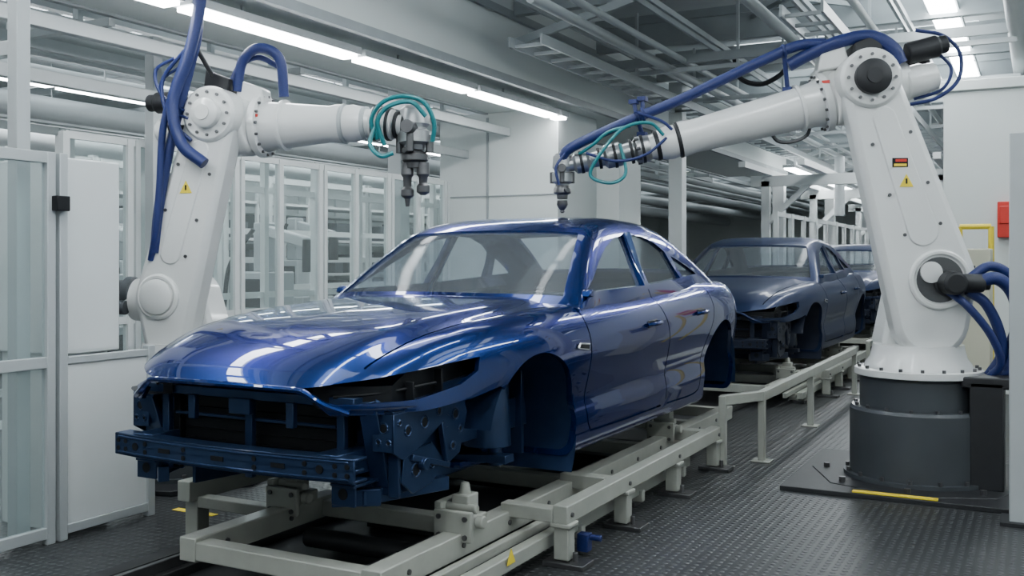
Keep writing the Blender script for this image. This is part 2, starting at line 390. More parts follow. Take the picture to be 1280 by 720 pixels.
for sx in (-1,1):
    fs.append(box(*sorted((sx*.46,sx*.58)),.05,.35,.60,.70))
    fs.append(box(*sorted((sx*.455,sx*.57)),.33,1.70,.60,.76))
    fs.append(beam((sx*.60,.16,.875),(sx*.78,1.0,.97),.05,.05))
    fs.append(beam((sx*.50,.30,.78),(sx*.66,.24,.90),.05,.05))
    fs.append(beam((sx*.64,.18,.88),(sx*.62,.30,.52),.03,.09))
    fs.append(box(*sorted((sx*.50,sx*.70)),.28,.292,.50,.88))
    fs.append(prism([(.28,.50),(.28,.87),(.62,.90),(.84,.90),(.80,.70),(.62,.52)],'x',*sorted((sx*.68,sx*.692))))
    fs.append(prism([(.34,.42),(.34,.60),(.75,.62),(.9,.5),(.7,.40)],'x',*sorted((sx*.48,sx*.50))))
    fs.append(cyl((sx*.68,.42,.62),(sx*.76,.42,.62),.035,.025,16)); fs.append(cyl((sx*.68,.60,.78),(sx*.74,.60,.78),.03,.03,16))
    fs.append(beam((sx*.58,.20,.50),(sx*.72,.62,.50),.05,.06)); fs.append(beam((sx*.48,.14,.50),(sx*.64,.26,.50),.05,.07))
    fs.append(box(*sorted((sx*.50,sx*.62)),.11,.122,.48,.60)); fs.append(box(*sorted((sx*.50,sx*.62)),.10,.30,.56,.572))
    fs.append(cyl((sx*.55,FY+.05,.55),(sx*.55,FY+.05,1.0),.12,.10,20))
    fs.append(cyl((sx*.60,FY+.05,.45),(sx*.58,FY+.05,.78),.035,.035,14))
    fs.append(beam((sx*.35,FY,.48),(sx*.70,FY,.50),.09,.04))
    fs.append(prism([(.20,.86),(.20,.70),(.27,.66),(.40,.70),(.56,.78),(.66,.875)],'x',*sorted((sx*.735,sx*.745))))
    fs.append(prism([(.30,.68),(.28,.56),(.36,.50),(.50,.52),(.60,.60),(.50,.70)],'x',*sorted((sx*.72,sx*.73))))
    fs.append(prism([(.60,.86),(.74,.89),(.78,.80),(.72,.62),(.62,.58),(.58,.70)],'x',*sorted((sx*.72,sx*.73))))
    fs.append(box(*sorted((sx*.64,sx*.745)),.20,.212,.70,.86)); fs.append(box(*sorted((sx*.66,sx*.745)),.20,.40,.862,.872))
    fs.append(beam((sx*.70,.27,.50),(sx*.70,.27,.88),.02,.05)); fs.append(beam((sx*.70,.28,.885),(sx*.74,.86,.915),.035,.02))
    fs.append(beam((sx*.735,.34,.66),(sx*.735,.62,.58),.02,.025)); fs.append(beam((sx*.735,.56,.78),(sx*.735,.60,.60),.02,.025))
    for (y,z,q,X0) in ((.30,.78,.022,.746),(.42,.80,.026,.746),(.24,.82,.012,.746),(.53,.835,.018,.746),(.38,.60,.030,.731),(.50,.60,.014,.731),(.68,.80,.024,.731),(.66,.66,.018,.731),(.72,.73,.014,.731)):
        fs.append(torus((sx*X0,y,z),(1,0,0),q,.006,16,6)); hl2.append(cyl((sx*(X0-.004),y,z),(sx*(X0+.0012),y,z),q-.003,n=16))
    for (x,z,q,Y0) in ((.56,.80,.022,.279),(.60,.70,.018,.279),(.62,.56,.02,.279),(.695,.80,.022,.199),(.67,.74,.012,.199),(.72,.74,.012,.199)):
        fs.append(torus((sx*x,Y0,z),(0,1,0),q,.005,16,6)); hl2.append(cyl((sx*x,Y0-.0005,z),(sx*x,Y0+.004,z),q-.003,n=16))
    hl2.append(cyl((sx*.56,.108,.53),(sx*.56,.112,.53),.024,n=16))
fs+=[box(-.60,.60,.13,.20,.885,.925),box(-.60,.60,.30,.36,.52,.57),box(-.02,.02,.17,.20,.53,.90)]
fs+=[box(x-.02,x+.02,.17,.20,.52,.90) for x in (-.5,.5)]
fs.append(box(-.60,.60,1.55,1.58,.46,1.20))
part('front_end_structure',fs,M['inner'],.004); part('bracket_holes',hl2,M['black'])
rd=[box(-.48,.48,.255,.28,.55,.90)]+[box(-.46,.46,.245,.256,.56+i*.05,.564+i*.05) for i in range(7)]
rd+=[box(-.50,-.46,.22,.27,.52,.91),box(.46,.50,.22,.27,.52,.91)]
part('radiator_pack',rd,M['black'],.002)
part('lock_bracket',[box(-.06,.06,.11,.14,.82,.89),box(-.30,-.26,.11,.14,.78,.89),box(.26,.30,.11,.14,.78,.89),box(-.46,.46,.19,.20,.78,.795)],M['inner'],.003)
it=[box(-.60,.60,1.75,1.80,1.02,1.20),cyl((-.72,2.05,1.12),(.72,2.05,1.12),.035,n=16),box(-.72,.72,3.95,4.35,1.20,1.23),box(-.13,.13,1.8,4.0,.48,.66),
    box(-.68,.68,3.90,3.94,.5,1.2),box(-.70,.70,2.9,3.0,.48,.56),beam((-.15,2.08,1.12),(-.15,2.2,.6),.05,.05),
    sweep([(-.60,3.0,1.68),(-.3,3.0,1.735),(.3,3.0,1.735),(.60,3.0,1.68)],.018,8)]
for sx in (-1,1): it.append(sweep([(sx*.80,2.98,.5),(sx*.79,2.96,1.0),(sx*.75,2.94,1.32),(sx*.68,3.0,1.5),(sx*.62,3.02,1.68)],.03,8))
part('cabin_structure',it,M['inner'],.004)
part('subframe',[box(-.42,.42,1.0,1.5,.40,.46),box(-.40,.40,4.1,4.6,.38,.45)]+[box(*sorted((sx*.62,sx*.72)),1.8,3.85,.42,.452) for sx in (-1,1)],M['inner'],.01)
for nme,me,bv in PARTS:
    co=np.empty(len(me.vertices)*3); me.vertices.foreach_get('co',co); co=co.reshape(-1,3)
    t=np.clip(co[:,1]/1.5,0,1); co[:,0]*=1.02+.075*(t*t*(3-2*t)); me.vertices.foreach_set('co',co.ravel()); me.update()
def car(loc,alt=None):
    r=root('car_body',loc)
    for nme,me,bv in PARTS:
        o=bpy.data.objects.new(nme,me); bpy.context.scene.collection.objects.link(o); o.parent=r
        if bv:
            b=o.modifiers.new('bevel','BEVEL'); b.width=bv; b.segments=1; b.limit_method='ANGLE'
        if nme=='painted_body_shell':
            wn=o.modifiers.new('wn','WEIGHTED_NORMAL'); wn.keep_sharp=True; wn.weight=80
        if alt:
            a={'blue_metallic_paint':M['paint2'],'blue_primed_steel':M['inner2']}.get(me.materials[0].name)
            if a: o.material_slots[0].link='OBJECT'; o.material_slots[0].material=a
    return r
CX=-3.12
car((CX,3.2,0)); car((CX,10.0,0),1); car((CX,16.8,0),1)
# ---------------------------------------------------------------- robots
def robot(base,u,J2,EL,WR,TL,tip,hoses,thin,teals,clips,ra=(.245,.25,.185),fr=1.,ts=1.,capm='dark',motor=True):
    u=V((*u,0)).normalized(); n=V((-u.y,u.x,0)); 
    if n.dot(V((-base[0],-base[1],0)))<0: n=-n
    B=V((*base,0)); Z=V((0,0,1))
    P=lambda s,w,z: B+u*s+n*w+Z*z
    r=root('painting_robot'); A=lambda nm,g,m,b=0.: mk(nm,g,M[m],r,b)
    oct_=[(.70*math.cos(math.pi/8+i*math.pi/4),.70*math.sin(math.pi/8+i*math.pi/4)) for i in range(8)]
    A('floor_plate',prismB(oct_,B,u,n,Z,0,.035),'dark',.006)
    A('floor_plate_bolts',[cyl(B+V((.6*math.cos(a),.6*math.sin(a),.03)),B+V((.6*math.cos(a),.6*math.sin(a),.065)),.022,n=6) for a in [i*math.pi/4 for i in range(8)]],'dsteel')
    A('pedestal',lathe(B,Z,[(.03,.48),(.06,.48),(.06,.44),(.49,.44),(.51,.425),(.51,.375),(.70,.375),(.72,.36)],56),'grey')
    A('pedestal_bolts',[cyl(B+V((.46*math.cos(a),.46*math.sin(a),.055)),B+V((.46*math.cos(a),.46*math.sin(a),.085)),.014,n=6) for a in [i*math.pi/8 for i in range(16)]]
      +[cyl(B+V((.402*math.cos(a),.402*math.sin(a),.5)),B+V((.402*math.cos(a),.402*math.sin(a),.53)),.013,n=6) for a in [i*math.pi/8 for i in range(16)]],'dsteel')
    A('base_flange',lathe(B,Z,[(.72,.40),(.725,.41),(.765,.41),(.77,.40),(.77,.35),(.80,.34),(.84,.31),(.90,.295),(.93,.29)],48),'white')
    A('flange_bolts',[cyl(B+V((.382*math.cos(a),.382*math.sin(a),.765)),B+V((.382*math.cos(a),.382*math.sin(a),.79)),.013,n=6) for a in [i*math.pi/9 for i in range(18)]],'dsteel')
    j=J2; e=EL
    A('turret',[prismB(hull([(-.14,.95,.10),(.14,.95,.10),(j[0]-.02,j[1]-.05,.24)]),B,u,Z,n,-.26,.03)],'white',.03)
    lo=(-.0 if j[0]>-.055 else -.02, j[1]-.27)
    L=V((e[0]-j[0],e[1]-j[1],0)).normalized()
    A('upper_arm',[prismB(hull([(lo[0],lo[1],ra[0]),(j[0],j[1],ra[1]),(e[0],e[1],ra[2])]),B,u,Z,n,.04,.25)],'white',.045)
    mid=lambda t,o=0.: (j[0]+(e[0]-j[0])*t+L.y*o, j[1]+(e[1]-j[1])*t-L.x*o)
    A('arm_cover',[prismB(hull([(*mid(.24),ra[1]*.40),(*mid(.80),ra[2]*.42)]),B,u,Z,n,.24,.258)],'white',.012)
    bl=[]
    for t,o in ((.25,.56),(.45,.6),(.7,.6),(.25,-.56),(.45,-.6),(.7,-.6)):
        q=mid(t,o*ra[2]*1.15); bl.append(cyl(P(q[0],.24,q[1]),P(q[0],.258,q[1]),.012,n=8))
    A('arm_bolts',bl,'dsteel')
    A('shoulder_ring',[torus(P(j[0],.255,j[1]),n,ra[1]*.72,.02,40,8),lathe(P(j[0],.2,j[1]),n,[(0,ra[1]*.7),(.055,ra[1]*.7)],40)],'white')
    A('shoulder_recess',lathe(P(j[0],.25,j[1]),n,[(0,ra[1]*.6),(.008,ra[1]*.6)],36),'dsteel')
    if motor:
        A('shoulder_motor',[lathe(P(j[0]-.05,.25,j[1]-.02),n,[(0,.09),(.02,.09),(.03,.075),(.15,.075),(.17,.06)],28),lathe(P(j[0]-.10,.33,j[1]-.02),-u,[(0,.06),(.14,.06),(.15,.045),(.18,.045)],20)],'dark',.004)
        A('shoulder_hub',[lathe(P(j[0]+.06,.25,j[1]+.05),n,[(0,.07),(.03,.07),(.035,.05)],24)],'white')
    else:
        A('shoulder_hub',[lathe(P(j[0],.25,j[1]),n,[(0,.12),(.04,.12),(.05,.10),(.06,.05)],32)],'white')
        A('side_gearbox',[lathe(P(j[0]-.10,.0,j[1]-.03),-u,[(0,.19),(.10,.19),(.14,.16),(.22,.15)],32)],'white')
        A('shoulder_motor',[lathe(P(j[0]-.30,.05,j[1]+.02),-u,[(0,.11),(.05,.115),(.06,.09),(.20,.09),(.21,.07)],26),lathe(P(j[0]-.30,.16,j[1]-.08),-u,[(0,.05),(.14,.05)],16)],'grey',.004)
    fa0=P(e[0]+.0,-.05,e[1]-.05); wr=P(WR[0],-.05,WR[1]); fd=(wr-fa0).normalized(); LL=(wr-fa0).length
    A('elbow_joint',[lathe(P(e[0],-.24,e[1]),n,[(0,ra[2]*.86),(.02,ra[2]*.97),(.28,ra[2]*.97),(.29,ra[2]*1.08),(.50,ra[2]*1.08),(.52,ra[2]*.97)],40)],'white',.004)
    cs=1. if capm=='dark' else .85
    A('elbow_cap',[lathe(P(e[0],.27,e[1]),n,[(0,.115*cs),(.06,.115*cs),(.075,.095*cs),(.08,.05),(.09,.05)],32)],capm)
    A('elbow_bolts',[cyl(P(e[0]+ra[2]*.82*math.cos(a),.27,e[1]+ra[2]*.82*math.sin(a)),P(e[0]+ra[2]*.82*math.cos(a),.293,e[1]+ra[2]*.82*math.sin(a)),.011,n=6) for a in [i*math.pi/6 for i in range(12)]],'dsteel')
    F=lambda pr: [(t,q*fr) for t,q in pr]
    A('forearm_housing',[lathe(fa0-fd*.36,fd,F([(0,.10),(.03,.13),(.12,.14),(.20,.165),(.36,.185),(.52,.185),(.56,.17),(.58,.17)]),40),
        prismB(hull([(e[0]-.12,e[1]+.10,.09),(e[0]+.22,e[1]+.06,.09),(e[0]+.05,e[1]-.1,.1)]),B,u,Z,n,-.20,.02)],'white',.02)
    A('forearm_ring',[lathe(fa0+fd*.22,fd,F([(0,.18),(.005,.195),(.05,.195),(.055,.18)]),44),lathe(fa0+fd*.40,fd,F([(0,.15),(.004,.158),(.022,.158),(.026,.15)]),40)],'white')
    bu,bw,_=basis(fd)
    A('ring_bolts',[cyl(fa0+fd*.268+(bu*math.cos(a)+bw*math.sin(a))*.178*fr,fa0+fd*.29+(bu*math.cos(a)+bw*math.sin(a))*.178*fr,.011,n=6) for a in [i*math.pi/8 for i in range(16)]],'dsteel')
    A('forearm',[lathe(fa0+fd*.2,fd,F([(0,.165),(.08,.160),(.12,.148),(.25,.138),(LL-.50,.112),(LL-.44,.120),(LL-.40,.120)]),36)],'white')
    A('forearm_seals',[lathe(fa0+fd*(LL-.21),fd,F([(0,.118),(.004,.122),(.02,.122),(.024,.115)]),36),lathe(fa0+fd*(LL-.06),fd,F([(0,.1),(.03,.1)]),30)],'dark' if motor else 'fgrey')
    A('wrist_housing',[lathe(fa0+fd*(LL-.18),fd,F([(0,.11),(.05,.115),(.12,.10),(.16,.085),(.22,.08)]),32)],'white')
    tl=P(TL[0],-.05,TL[1]); wd=(tl-wr); wl=wd.length; wd.normalize(); k=wl/.64
    G=lambda pr: [(t,q*ts**.5) for t,q in pr]
    A('wrist_links',[lathe(wr,wd,G([(0,.085),(.03*k,.095),(.10*k,.095),(.12*k,.07),(.2*k,.065),(.22*k,.085),(.32*k,.085),(.34*k,.06),(.44*k,.055),(.46*k,.075),(.54*k,.075),(.56*k,.05),(wl,.045)]),28)],'steel' if motor else 'white')
    A('wrist_rings',[lathe(wr+wd*t*k,wd,G([(0,q),(.02,q)]),28) for t,q in ((.05,.1),(.13,.088),(.25,.092),(.36,.075),(.49,.08))],'dark')
    cu,cw,_=basis(wd)
    A('wrist_bolts',[cyl(wr+wd*.08*k+(cu*math.cos(a)+cw*math.sin(a))*.09,wr+wd*.11*k+(cu*math.cos(a)+cw*math.sin(a))*.09,.014,n=8) for a in [i*math.pi/4 for i in range(8)]],'dsteel')
    H=tl.z-tip; D=-Z; T=lambda pr: [(t*ts**.5,q*ts) for t,q in pr]; q5=ts**.5
    A('atomiser_body',[lathe(tl+Z*.09*ts,D,T([(0,.045),(.02,.065),(.10,.07),(.12,.055),(.13,.055),(.14,.075),(.20,.075),(.215,.05),(.24,.045)]),28)],'steel')
    A('atomiser_valves',[lathe(tl-Z*.14*q5,D,T([(0,.05),(.02,.062),(.05,.062),(.06,.04),(.09,.038)]),24)]+[cyl(tl-Z*.04*ts+(u*math.cos(a)+n*math.sin(a))*.07*ts,tl-Z*.12*ts+(u*math.cos(a)+n*math.sin(a))*.07*ts,.018*ts,n=10) for a in (0,1.57,3.14,4.71)]
      +[cyl(tl-Z*.02,tl-Z*.02+n*.12*ts,.03*ts,n=14),cyl(tl-Z*.17,tl-Z*.17+n*.07*ts-u*.04,.02,n=12)],'dsteel',.003)
    if ts>1.2:
        hz=H-.24*q5
        A('spray_nozzle',[lathe(tl+u*o-Z*.20*q5,D,[(0,.04),(.08,.045),(.10,.03),(hh*.5+.04,.028),(hh*.5+.06,.045),(hh*.5+.10,.045),(hh*.5+.12,.02),(H-.20*q5-dd,.012)],20) for o,hh,dd in ((-.05,hz,.0),(.06,hz*.8,.10))],'dsteel')
    else:
        A('spray_nozzle',[lathe(tl+Z*-.24,D,[(0,.036),(.03,.04),(.05,.03),(.07,.014),(H-.26,.012),(H-.25,.018),(H-.24,.008)],20)],'dsteel')
    bk=lambda t,w,dz: fa0-fd*t+n*w+Z*dz
    A('axis_motors',[lathe(bk(.30,.10,.17),-fd,[(0,.07),(.02,.075),(.20,.075),(.22,.06),(.27,.06)],20),lathe(bk(.32,-.12,.10),-fd,[(0,.07),(.18,.07),(.2,.05)],20),
         prismB([(-.02,.18),(.16,.14),(.17,.26),(.0,.33)],P(e[0]-.1,-.14,e[1]),u,Z,n,0,.26)],'dark',.01)
    A('motor_covers',[lathe(bk(.30,.04,-.02),-fd,[(0,.11),(.12,.11),(.14,.10),(.22,.09)],24),prismB([(-.34,.02),(-.12,-.04),(-.10,.12),(-.28,.20)],P(e[0],-.20,e[1]),u,Z,n,0,.22),
         prismB([(.08,.12),(.30,.08),(.28,.20),(.12,.26)],P(e[0],-.1,e[1]),u,Z,n,0,.16)],'white',.015)
    A('red_release_tag',[cbox(tuple(P(e[0]+.26,.12,e[1]-.0)),(.05,.02,.02))],'red')
    A('blue_hoses',[sweep([P(*q) for q in h],rr,12) for h,rr in hoses],'blueh')
    A('thin_cables',[sweep([P(*q) for q in h],rr,8) for h,rr in thin],'blueh')
    A('teal_hoses',[sweep([P(*q) for q in h],.012*ts**.6,8) for h in teals],'teal')
    cl=[]
    for (s,w,z,s2,w2,z2) in clips:
        cl.append(cyl(P(s,w,z),P(s2,w2,z2),.016,n=10)); cl.append(torus(P(s,w,z),fd,.04,.012,20,8))
        cl.append(cbox(tuple(P(s2,w2,z2)),(.06,.06,.03)))
    A('hose_clamps',cl,'blueh' if motor else 'dark')
    return r,P
R1=robot((-.735,7.28),(-.918,-.396),(-.06,1.37),(.38,2.70),(1.80,2.29),(2.42,2.16),1.83,
  hoses=[([(.14,.10,2.82),(.20,.10,2.93),(.34,.08,3.01),(.55,.05,2.98),(.75,.0,2.90),(.86,-.02,2.84)],.045),
         ([(.62,.02,2.98),(.80,.02,2.97),(1.0,.02,2.89),(1.3,.02,2.75),(1.6,.02,2.61),(1.9,.02,2.49),(2.2,.02,2.36),(2.38,.0,2.27),(2.42,-.02,2.2)],.036),
         ([(-.24,.33,1.34),(-.38,.36,1.38),(-.50,.34,1.25),(-.53,.30,1.0),(-.50,.25,.80),(-.40,.22,.74)],.042),
         ([(-.22,.30,1.30),(-.33,.30,1.22),(-.42,.28,1.05),(-.45,.25,.88),(-.40,.18,.74)],.034),
         ([(-.24,.28,1.38),(-.36,.3,1.46),(-.49,.3,1.38),(-.54,.28,1.12),(-.50,.2,.9),(-.42,.15,.74)],.032),
         ([(-.10,.28,1.30),(-.20,.36,1.20),(-.34,.36,1.02),(-.42,.32,.84),(-.38,.25,.74)],.026)],
  thin=[([(.05,.0,2.56),(-.12,.02,2.60),(-.26,.02,2.72),(-.27,.02,2.90),(-.16,.02,3.02),(.02,.02,3.06)],.013),([(.02,-.02,2.60),(-.16,0,2.66),(-.22,.0,2.80),(-.12,.0,2.92)],.011),
        ([(1.66,.04,2.40),(1.74,.06,2.46),(1.92,.06,2.52)],.011),([(1.70,.06,2.34),(1.85,.1,2.22),(2.05,.1,2.18),(2.25,.06,2.24)],.010),([(2.40,.04,2.24),(2.46,.08,2.14),(2.44,.08,2.02)],.010)],
  teals=[[(1.72,.07,2.36),(1.82,.10,2.44),(2.0,.12,2.40),(2.16,.12,2.22),(2.22,.10,2.08),(2.08,.1,2.03),(1.98,.1,2.10),(2.02,.08,2.30)],[(2.3,.0,2.24),(2.2,.08,2.30),(2.1,.10,2.38),(1.95,.1,2.42)]],
  clips=[(1.90,.02,2.49,1.86,-.05,2.38),(1.90,.02,2.49,1.92,.0,2.60),(1.86,.02,2.51,1.86,.0,2.62),(.90,.02,2.93,.86,-.05,2.68)],fr=1.05)
R2=robot((-5.3,5.1),(.96,.28),(-.06,1.25),(.318,2.48),(1.36,2.43),(1.66,2.40),1.86,
  hoses=[([(.30,.30,3.4),(.26,.30,3.12),(.20,.32,2.85),(.10,.34,2.55),(.16,.34,2.28),(.32,.32,2.14)],.04),([(.24,.26,3.4),(.24,.26,3.05),(.18,.26,2.8),(.04,.26,2.3),(-.05,.26,1.85),(-.09,.24,1.55)],.034),
         ([(.20,.3,2.95),(.12,.32,2.7),(.02,.32,2.4),(-.02,.3,2.0),(-.06,.28,1.7),(-.12,.24,1.5)],.024),
         ([(.42,.05,2.66),(.46,.06,2.86),(.58,.06,2.95),(.72,.03,2.88),(.74,.0,2.62)],.035),([(.36,.05,2.68),(.42,.02,2.84),(.55,.0,2.90),(.68,-.05,2.84)],.02),
         ([(-.46,.05,1.28),(-.56,.1,1.20),(-.56,.15,1.05),(-.50,.2,.92)],.04),([(-.46,.15,1.18),(-.60,.2,1.26),(-.66,.2,1.10),(-.56,.2,.90)],.03)],
  thin=[([(.15,.28,2.5),(-.02,.28,2.62),(-.06,.28,2.78),(.08,.28,2.86)],.012),([(.18,.28,2.45),(.02,.28,2.52),(-.02,.28,2.70),(.12,.28,2.80)],.010),([(.2,.28,2.3),(.05,.3,2.45),(.0,.3,2.7),(.16,.3,2.9)],.014)],
  teals=[[(1.45,.10,2.30),(1.42,.14,2.42),(1.50,.16,2.53),(1.64,.16,2.57),(1.78,.14,2.53),(1.84,.10,2.40),(1.82,.07,2.28)],[(1.50,.10,2.26),(1.47,.16,2.40),(1.55,.18,2.50),(1.70,.16,2.53),(1.79,.12,2.44)],[(1.44,.12,2.38),(1.42,.16,2.26),(1.5,.18,2.18),(1.58,.16,2.2)]],
  clips=[(.22,.28,2.95,.28,.05,2.70),(.06,.28,2.40,.1,.2,2.40)],ra=(.17,.19,.175),fr=1.12,ts=1.5,capm='white',motor=False)
rr,P=R1
u=V((-.918,-.396,0)).normalized(); n=V((.396,-.918,0)).normalized(); Z=V((0,0,1))
def lab(P,parent,s,w,z,u,n):
    mk('warning_triangle',prismB([(-.045,0),(.045,0),(0,.085)],P(s,w,z),u,Z,n,0,.003),M['yellow'],parent)
    mk('warning_mark',prismB([(-.006,.02),(.006,.02),(.006,.055),(-.006,.055)],P(s,w+.003,z),u,Z,n,0,.002),M['black'],parent)
lab(P,rr,.155,.259,1.98,u,n)
mk('warning_label',prismB([(-.05,0),(.05,0),(.05,.06),(-.05,.06)],P(.195,.259,2.11),u,Z,n,0,.003),M['black'],rr)
mk('warning_label_text',[prismB([(-.04,.006),(.04,.006),(.04,.022),(-.04,.022)],P(.195,.263,2.11),u,Z,n,0,.002)],M['yellow'],rr)
mk('warning_label_red',[prismB([(-.04,.035),(.03,.035),(.03,.052),(-.04,.052)],P(.195,.263,2.11),u,Z,n,0,.002)],M['red'],rr)
lab(R2[1],R2[0],.15,.259,1.95,V((.96,.28,0)),V((.28,-.96,0)))
mk('floor_slab',[box(-1.50,-.12,6.55,8.0,0,.03)],M['dark'],rr,.004)
mk('hazard_tape',[beam((-1.05,6.585,.037),(-.55,6.585,.037),.05,.008)],M['yellow'],rr)
mk('rear_bracket',[box(-.40,-.20,7.0,7.3,.03,.72),box(-.45,-.12,7.0,7.25,.68,.75)],M['dark'],rr,.01)
# ---------------------------------------------------------------- conveyor
def conveyor():
    r=root('skid_conveyor')
    g=[];
    for X in (-3.62,-2.72): g+=[box(X-.05,X+.05,1.6,26,0,.05),box(X-.015,X+.015,1.6,26,.05,.10)]
    mk('floor_track',g,M['dsteel'],r,.004)
    mk('track_plate',[box(-3.56,-2.78,1.6,26,.0,.012)],M['dark'],r)
    mk('track_edge',[box(-3.9,-3.8,1.6,26,0,.04)],M['dark'],r)
    for off in (0,6.8,13.6):
        y0=3.3+off; g=[];h=[];f=[];bt=[]
        for X in (-3.42,-2.40):
            g.append(box(X-.05,X+.05,y0,y0+5.2,.13,.24))
            for y in np.arange(.2,5,.45): bt.append(cyl((X+.05,y0+y,.185),(X+.058,y0+y,.185),.013,n=8))
        for y in (0,.9,2.0,3.2,4.3,5.1): g.append(box(-3.37,-2.45,y0+y,y0+y+.09,.14,.225))
        X=-2.07
        g.append(box(X-.04,X+.04,y0+1.1,y0+3.75,.21,.30))
        g.append(box(X-.33,X-.04,y0+1.1,y0+1.18,.21,.28))
        g.append(box(X-.36,X-.04,y0+1.86,y0+1.95,.20,.28)); g.append(box(X-.36,X-.04,y0+3.6,y0+3.70,.2,.28))
        g.append(box(X-.14,X-.08,y0+.3,y0+3.4,.07,.14)); g.append(box(X-.24,X-.20,y0+.1,y0+3.4,.10,.15))
        for y in (.5,1.5,2.4,3.2): g.append(box(X-.26,X-.06,y0+y,y0+y+.05,.03,.10)); h.append(box(X-.22,X-.10,y0+y-.03,y0+y+.08,0,.03))
        for y in (1.15,1.93,2.8,3.68):
            g.append(box(X-.04,X+.04,y0+y-.04,y0+y+.04,.03,.22)); h.append(box(X-.09,X+.13,y0+y-.07,y0+y+.07,0,.025))
            h.append(cyl((X+.06,y0+y,.02),(X+.06,y0+y,.07),.014,n=8)); bt.append(cyl((X+.04,y0+y,.25),(X+.05,y0+y,.25),.012,n=8))
            g.append(box(X-.055,X+.055,y0+y-.055,y0+y+.055,.19,.212))
        X=-4.07
        g.append(box(X-.045,X+.045,y0+.6,y0+4.3,.20,.31))
        for y in (.7,2.4,4.2): g+= [box(X-.045,X+.045,y0+y-.045,y0+y+.045,.0,.21),box(X,-3.4,y0+y-.04,y0+y+.04,.16,.22)]
        for X in (-3.42,-2.40):
            for y in (.75,3.6):
                f.append(box(X-.07,X+.07,y0+y-.09,y0+y+.09,.24,.30)); f.append(box(X-.045,X+.045,y0+y-.05,y0+y+.05,.30,.40))
                f.append(cyl((X,y0+y,.39),(X,y0+y,.452),.03,.02,14)); f.append(cyl((X-.09,y0+y-.04,.34),(X+.09,y0+y-.04,.34),.022,n=12))
                f.append(box(X-.10,X+.10,y0+y-.12,y0+y-.09,.20,.34)); f.append(box(X-.11,X-.07,y0+y-.10,y0+y+.10,.24,.37))
                f.append(box(X-.14,X-.10,y0+y-.05,y0+y+.05,.26,.33)); f.append(cyl((X+.10,y0+y-.06,.29),(X+.14,y0+y-.06,.29),.03,n=14))
                bt+=[cyl((X+dx,y0+y-.128,z),(X+dx,y0+y-.12,z),.013,n=8) for dx in (-.07,.07) for z in (.225,.31)]
        mk('skid_frame',g,M['cream'],r,.006); mk('support_clamps',f,M['cream'],r,.006); mk('leveling_feet',h,M['dsteel'],r,.003); mk('frame_bolts',bt,M['dsteel'],r)
    mk('drive_unit',[box(-3.3,-2.6,4.5,5.2,.02,.13),box(-3.25,-2.65,6.5,7.2,.02,.12),cyl((-3.3,5.6,.09),(-2.6,5.6,.09),.05,n=16),cyl((-3.3,4.0,.09),(-2.6,4.0,.09),.05,n=16)],M['dark'],r,.005)
    mk('sensor',[cyl((-2.02,4.66,.09),(-1.96,4.66,.09),.016,n=12),box(-2.08,-2.02,4.62,4.68,.02,.11)],M['blueh'],r,.004)
    mk('sensor_sign',prism([(3.98,.11),(4.06,.11),(4.02,.18)],'x',-2.139,-2.136),M['yellow'],r)
conveyor()
def rail(pts,h,name='guard_rail'):
    r=root(name); g=[]
    for x,y in pts: g+=[box(x-.025,x+.025,y-.025,y+.025,0,h)]; g.append(box(x-.07,x+.07,y-.07,y+.07,0,.012))
    mk('posts',g,M['cream'],r,.004)
    mk('bars',[beam((a[0],a[1],h-.03),(b[0],b[1],h-.03),.06,.07) for a,b in zip(pts[:-1],pts[1:])],M['cream'],r,.004)
rail([(-2.02,7.05),(-1.83,7.42),(-1.83,9.2),(-1.83,11.6)],.52)
rail([(-1.83,12.6),(-1.83,14.6),(-1.83,16.6)],.52)
# ---------------------------------------------------------------- room
mk('floor',[box(-17,4,-4,48,-.1,0)],M['floor'],smooth=False)
mk('ceiling',[box(-17,4,-4,48,4.6,4.7)],M['ceil'],smooth=False)
mk('wall_left',[box(-17.2,-17,-4,48,0,4.6)],M['wall'],smooth=False)
mk('wall_right',[box(4,4.2,-4,48,0,4.6)],M['wall'],smooth=False)
mk('wall_back',[box(-17,4,48,48.2,0,4.6)],M['wall'],smooth=False)
mk('wall_front',[box(-17,4,-4.2,-4,0,4.6)],M['fgrey'],smooth=False)
sf=root('soffit_beam')
mk('soffit_box',[box(-6.2,-4.9,0,22,3.36,4.6)],M['wall'],sf,.02)
mk('soffit_flange',[box(-4.92,-4.86,0,22,3.34,3.42),box(-4.92,-4.86,0,22,4.02,4.10),box(-6.24,-6.18,0,22,3.34,3.42)],M['truss'],sf)
wb=root('wall_block')
mk('wall_panels',[box(-6.9,-5.2,11,12.2,0,3.36),box(-5.6,-4.88,12.2,13.0,0,3.0)],M['wall'],wb,.01)
mk('panel_joints',[box(-6.2,-6.17,10.985,11.0,0,3.3),box(-6.9,-5.2,10.985,11,2.3,2.315)],M['truss'],wb)
mk('steel_column',[box(-4.62,-4.42,13.4,13.6,0,4.0),box(-4.67,-4.37,13.35,13.65,0,.05)],M['frame'],None,.01)
mk('steel_column',[box(-7.3,-7.1,10.4,10.6,0,4.6),box(-7.35,-7.05,10.35,10.65,0,.04)],M['fgrey'],None,.01)
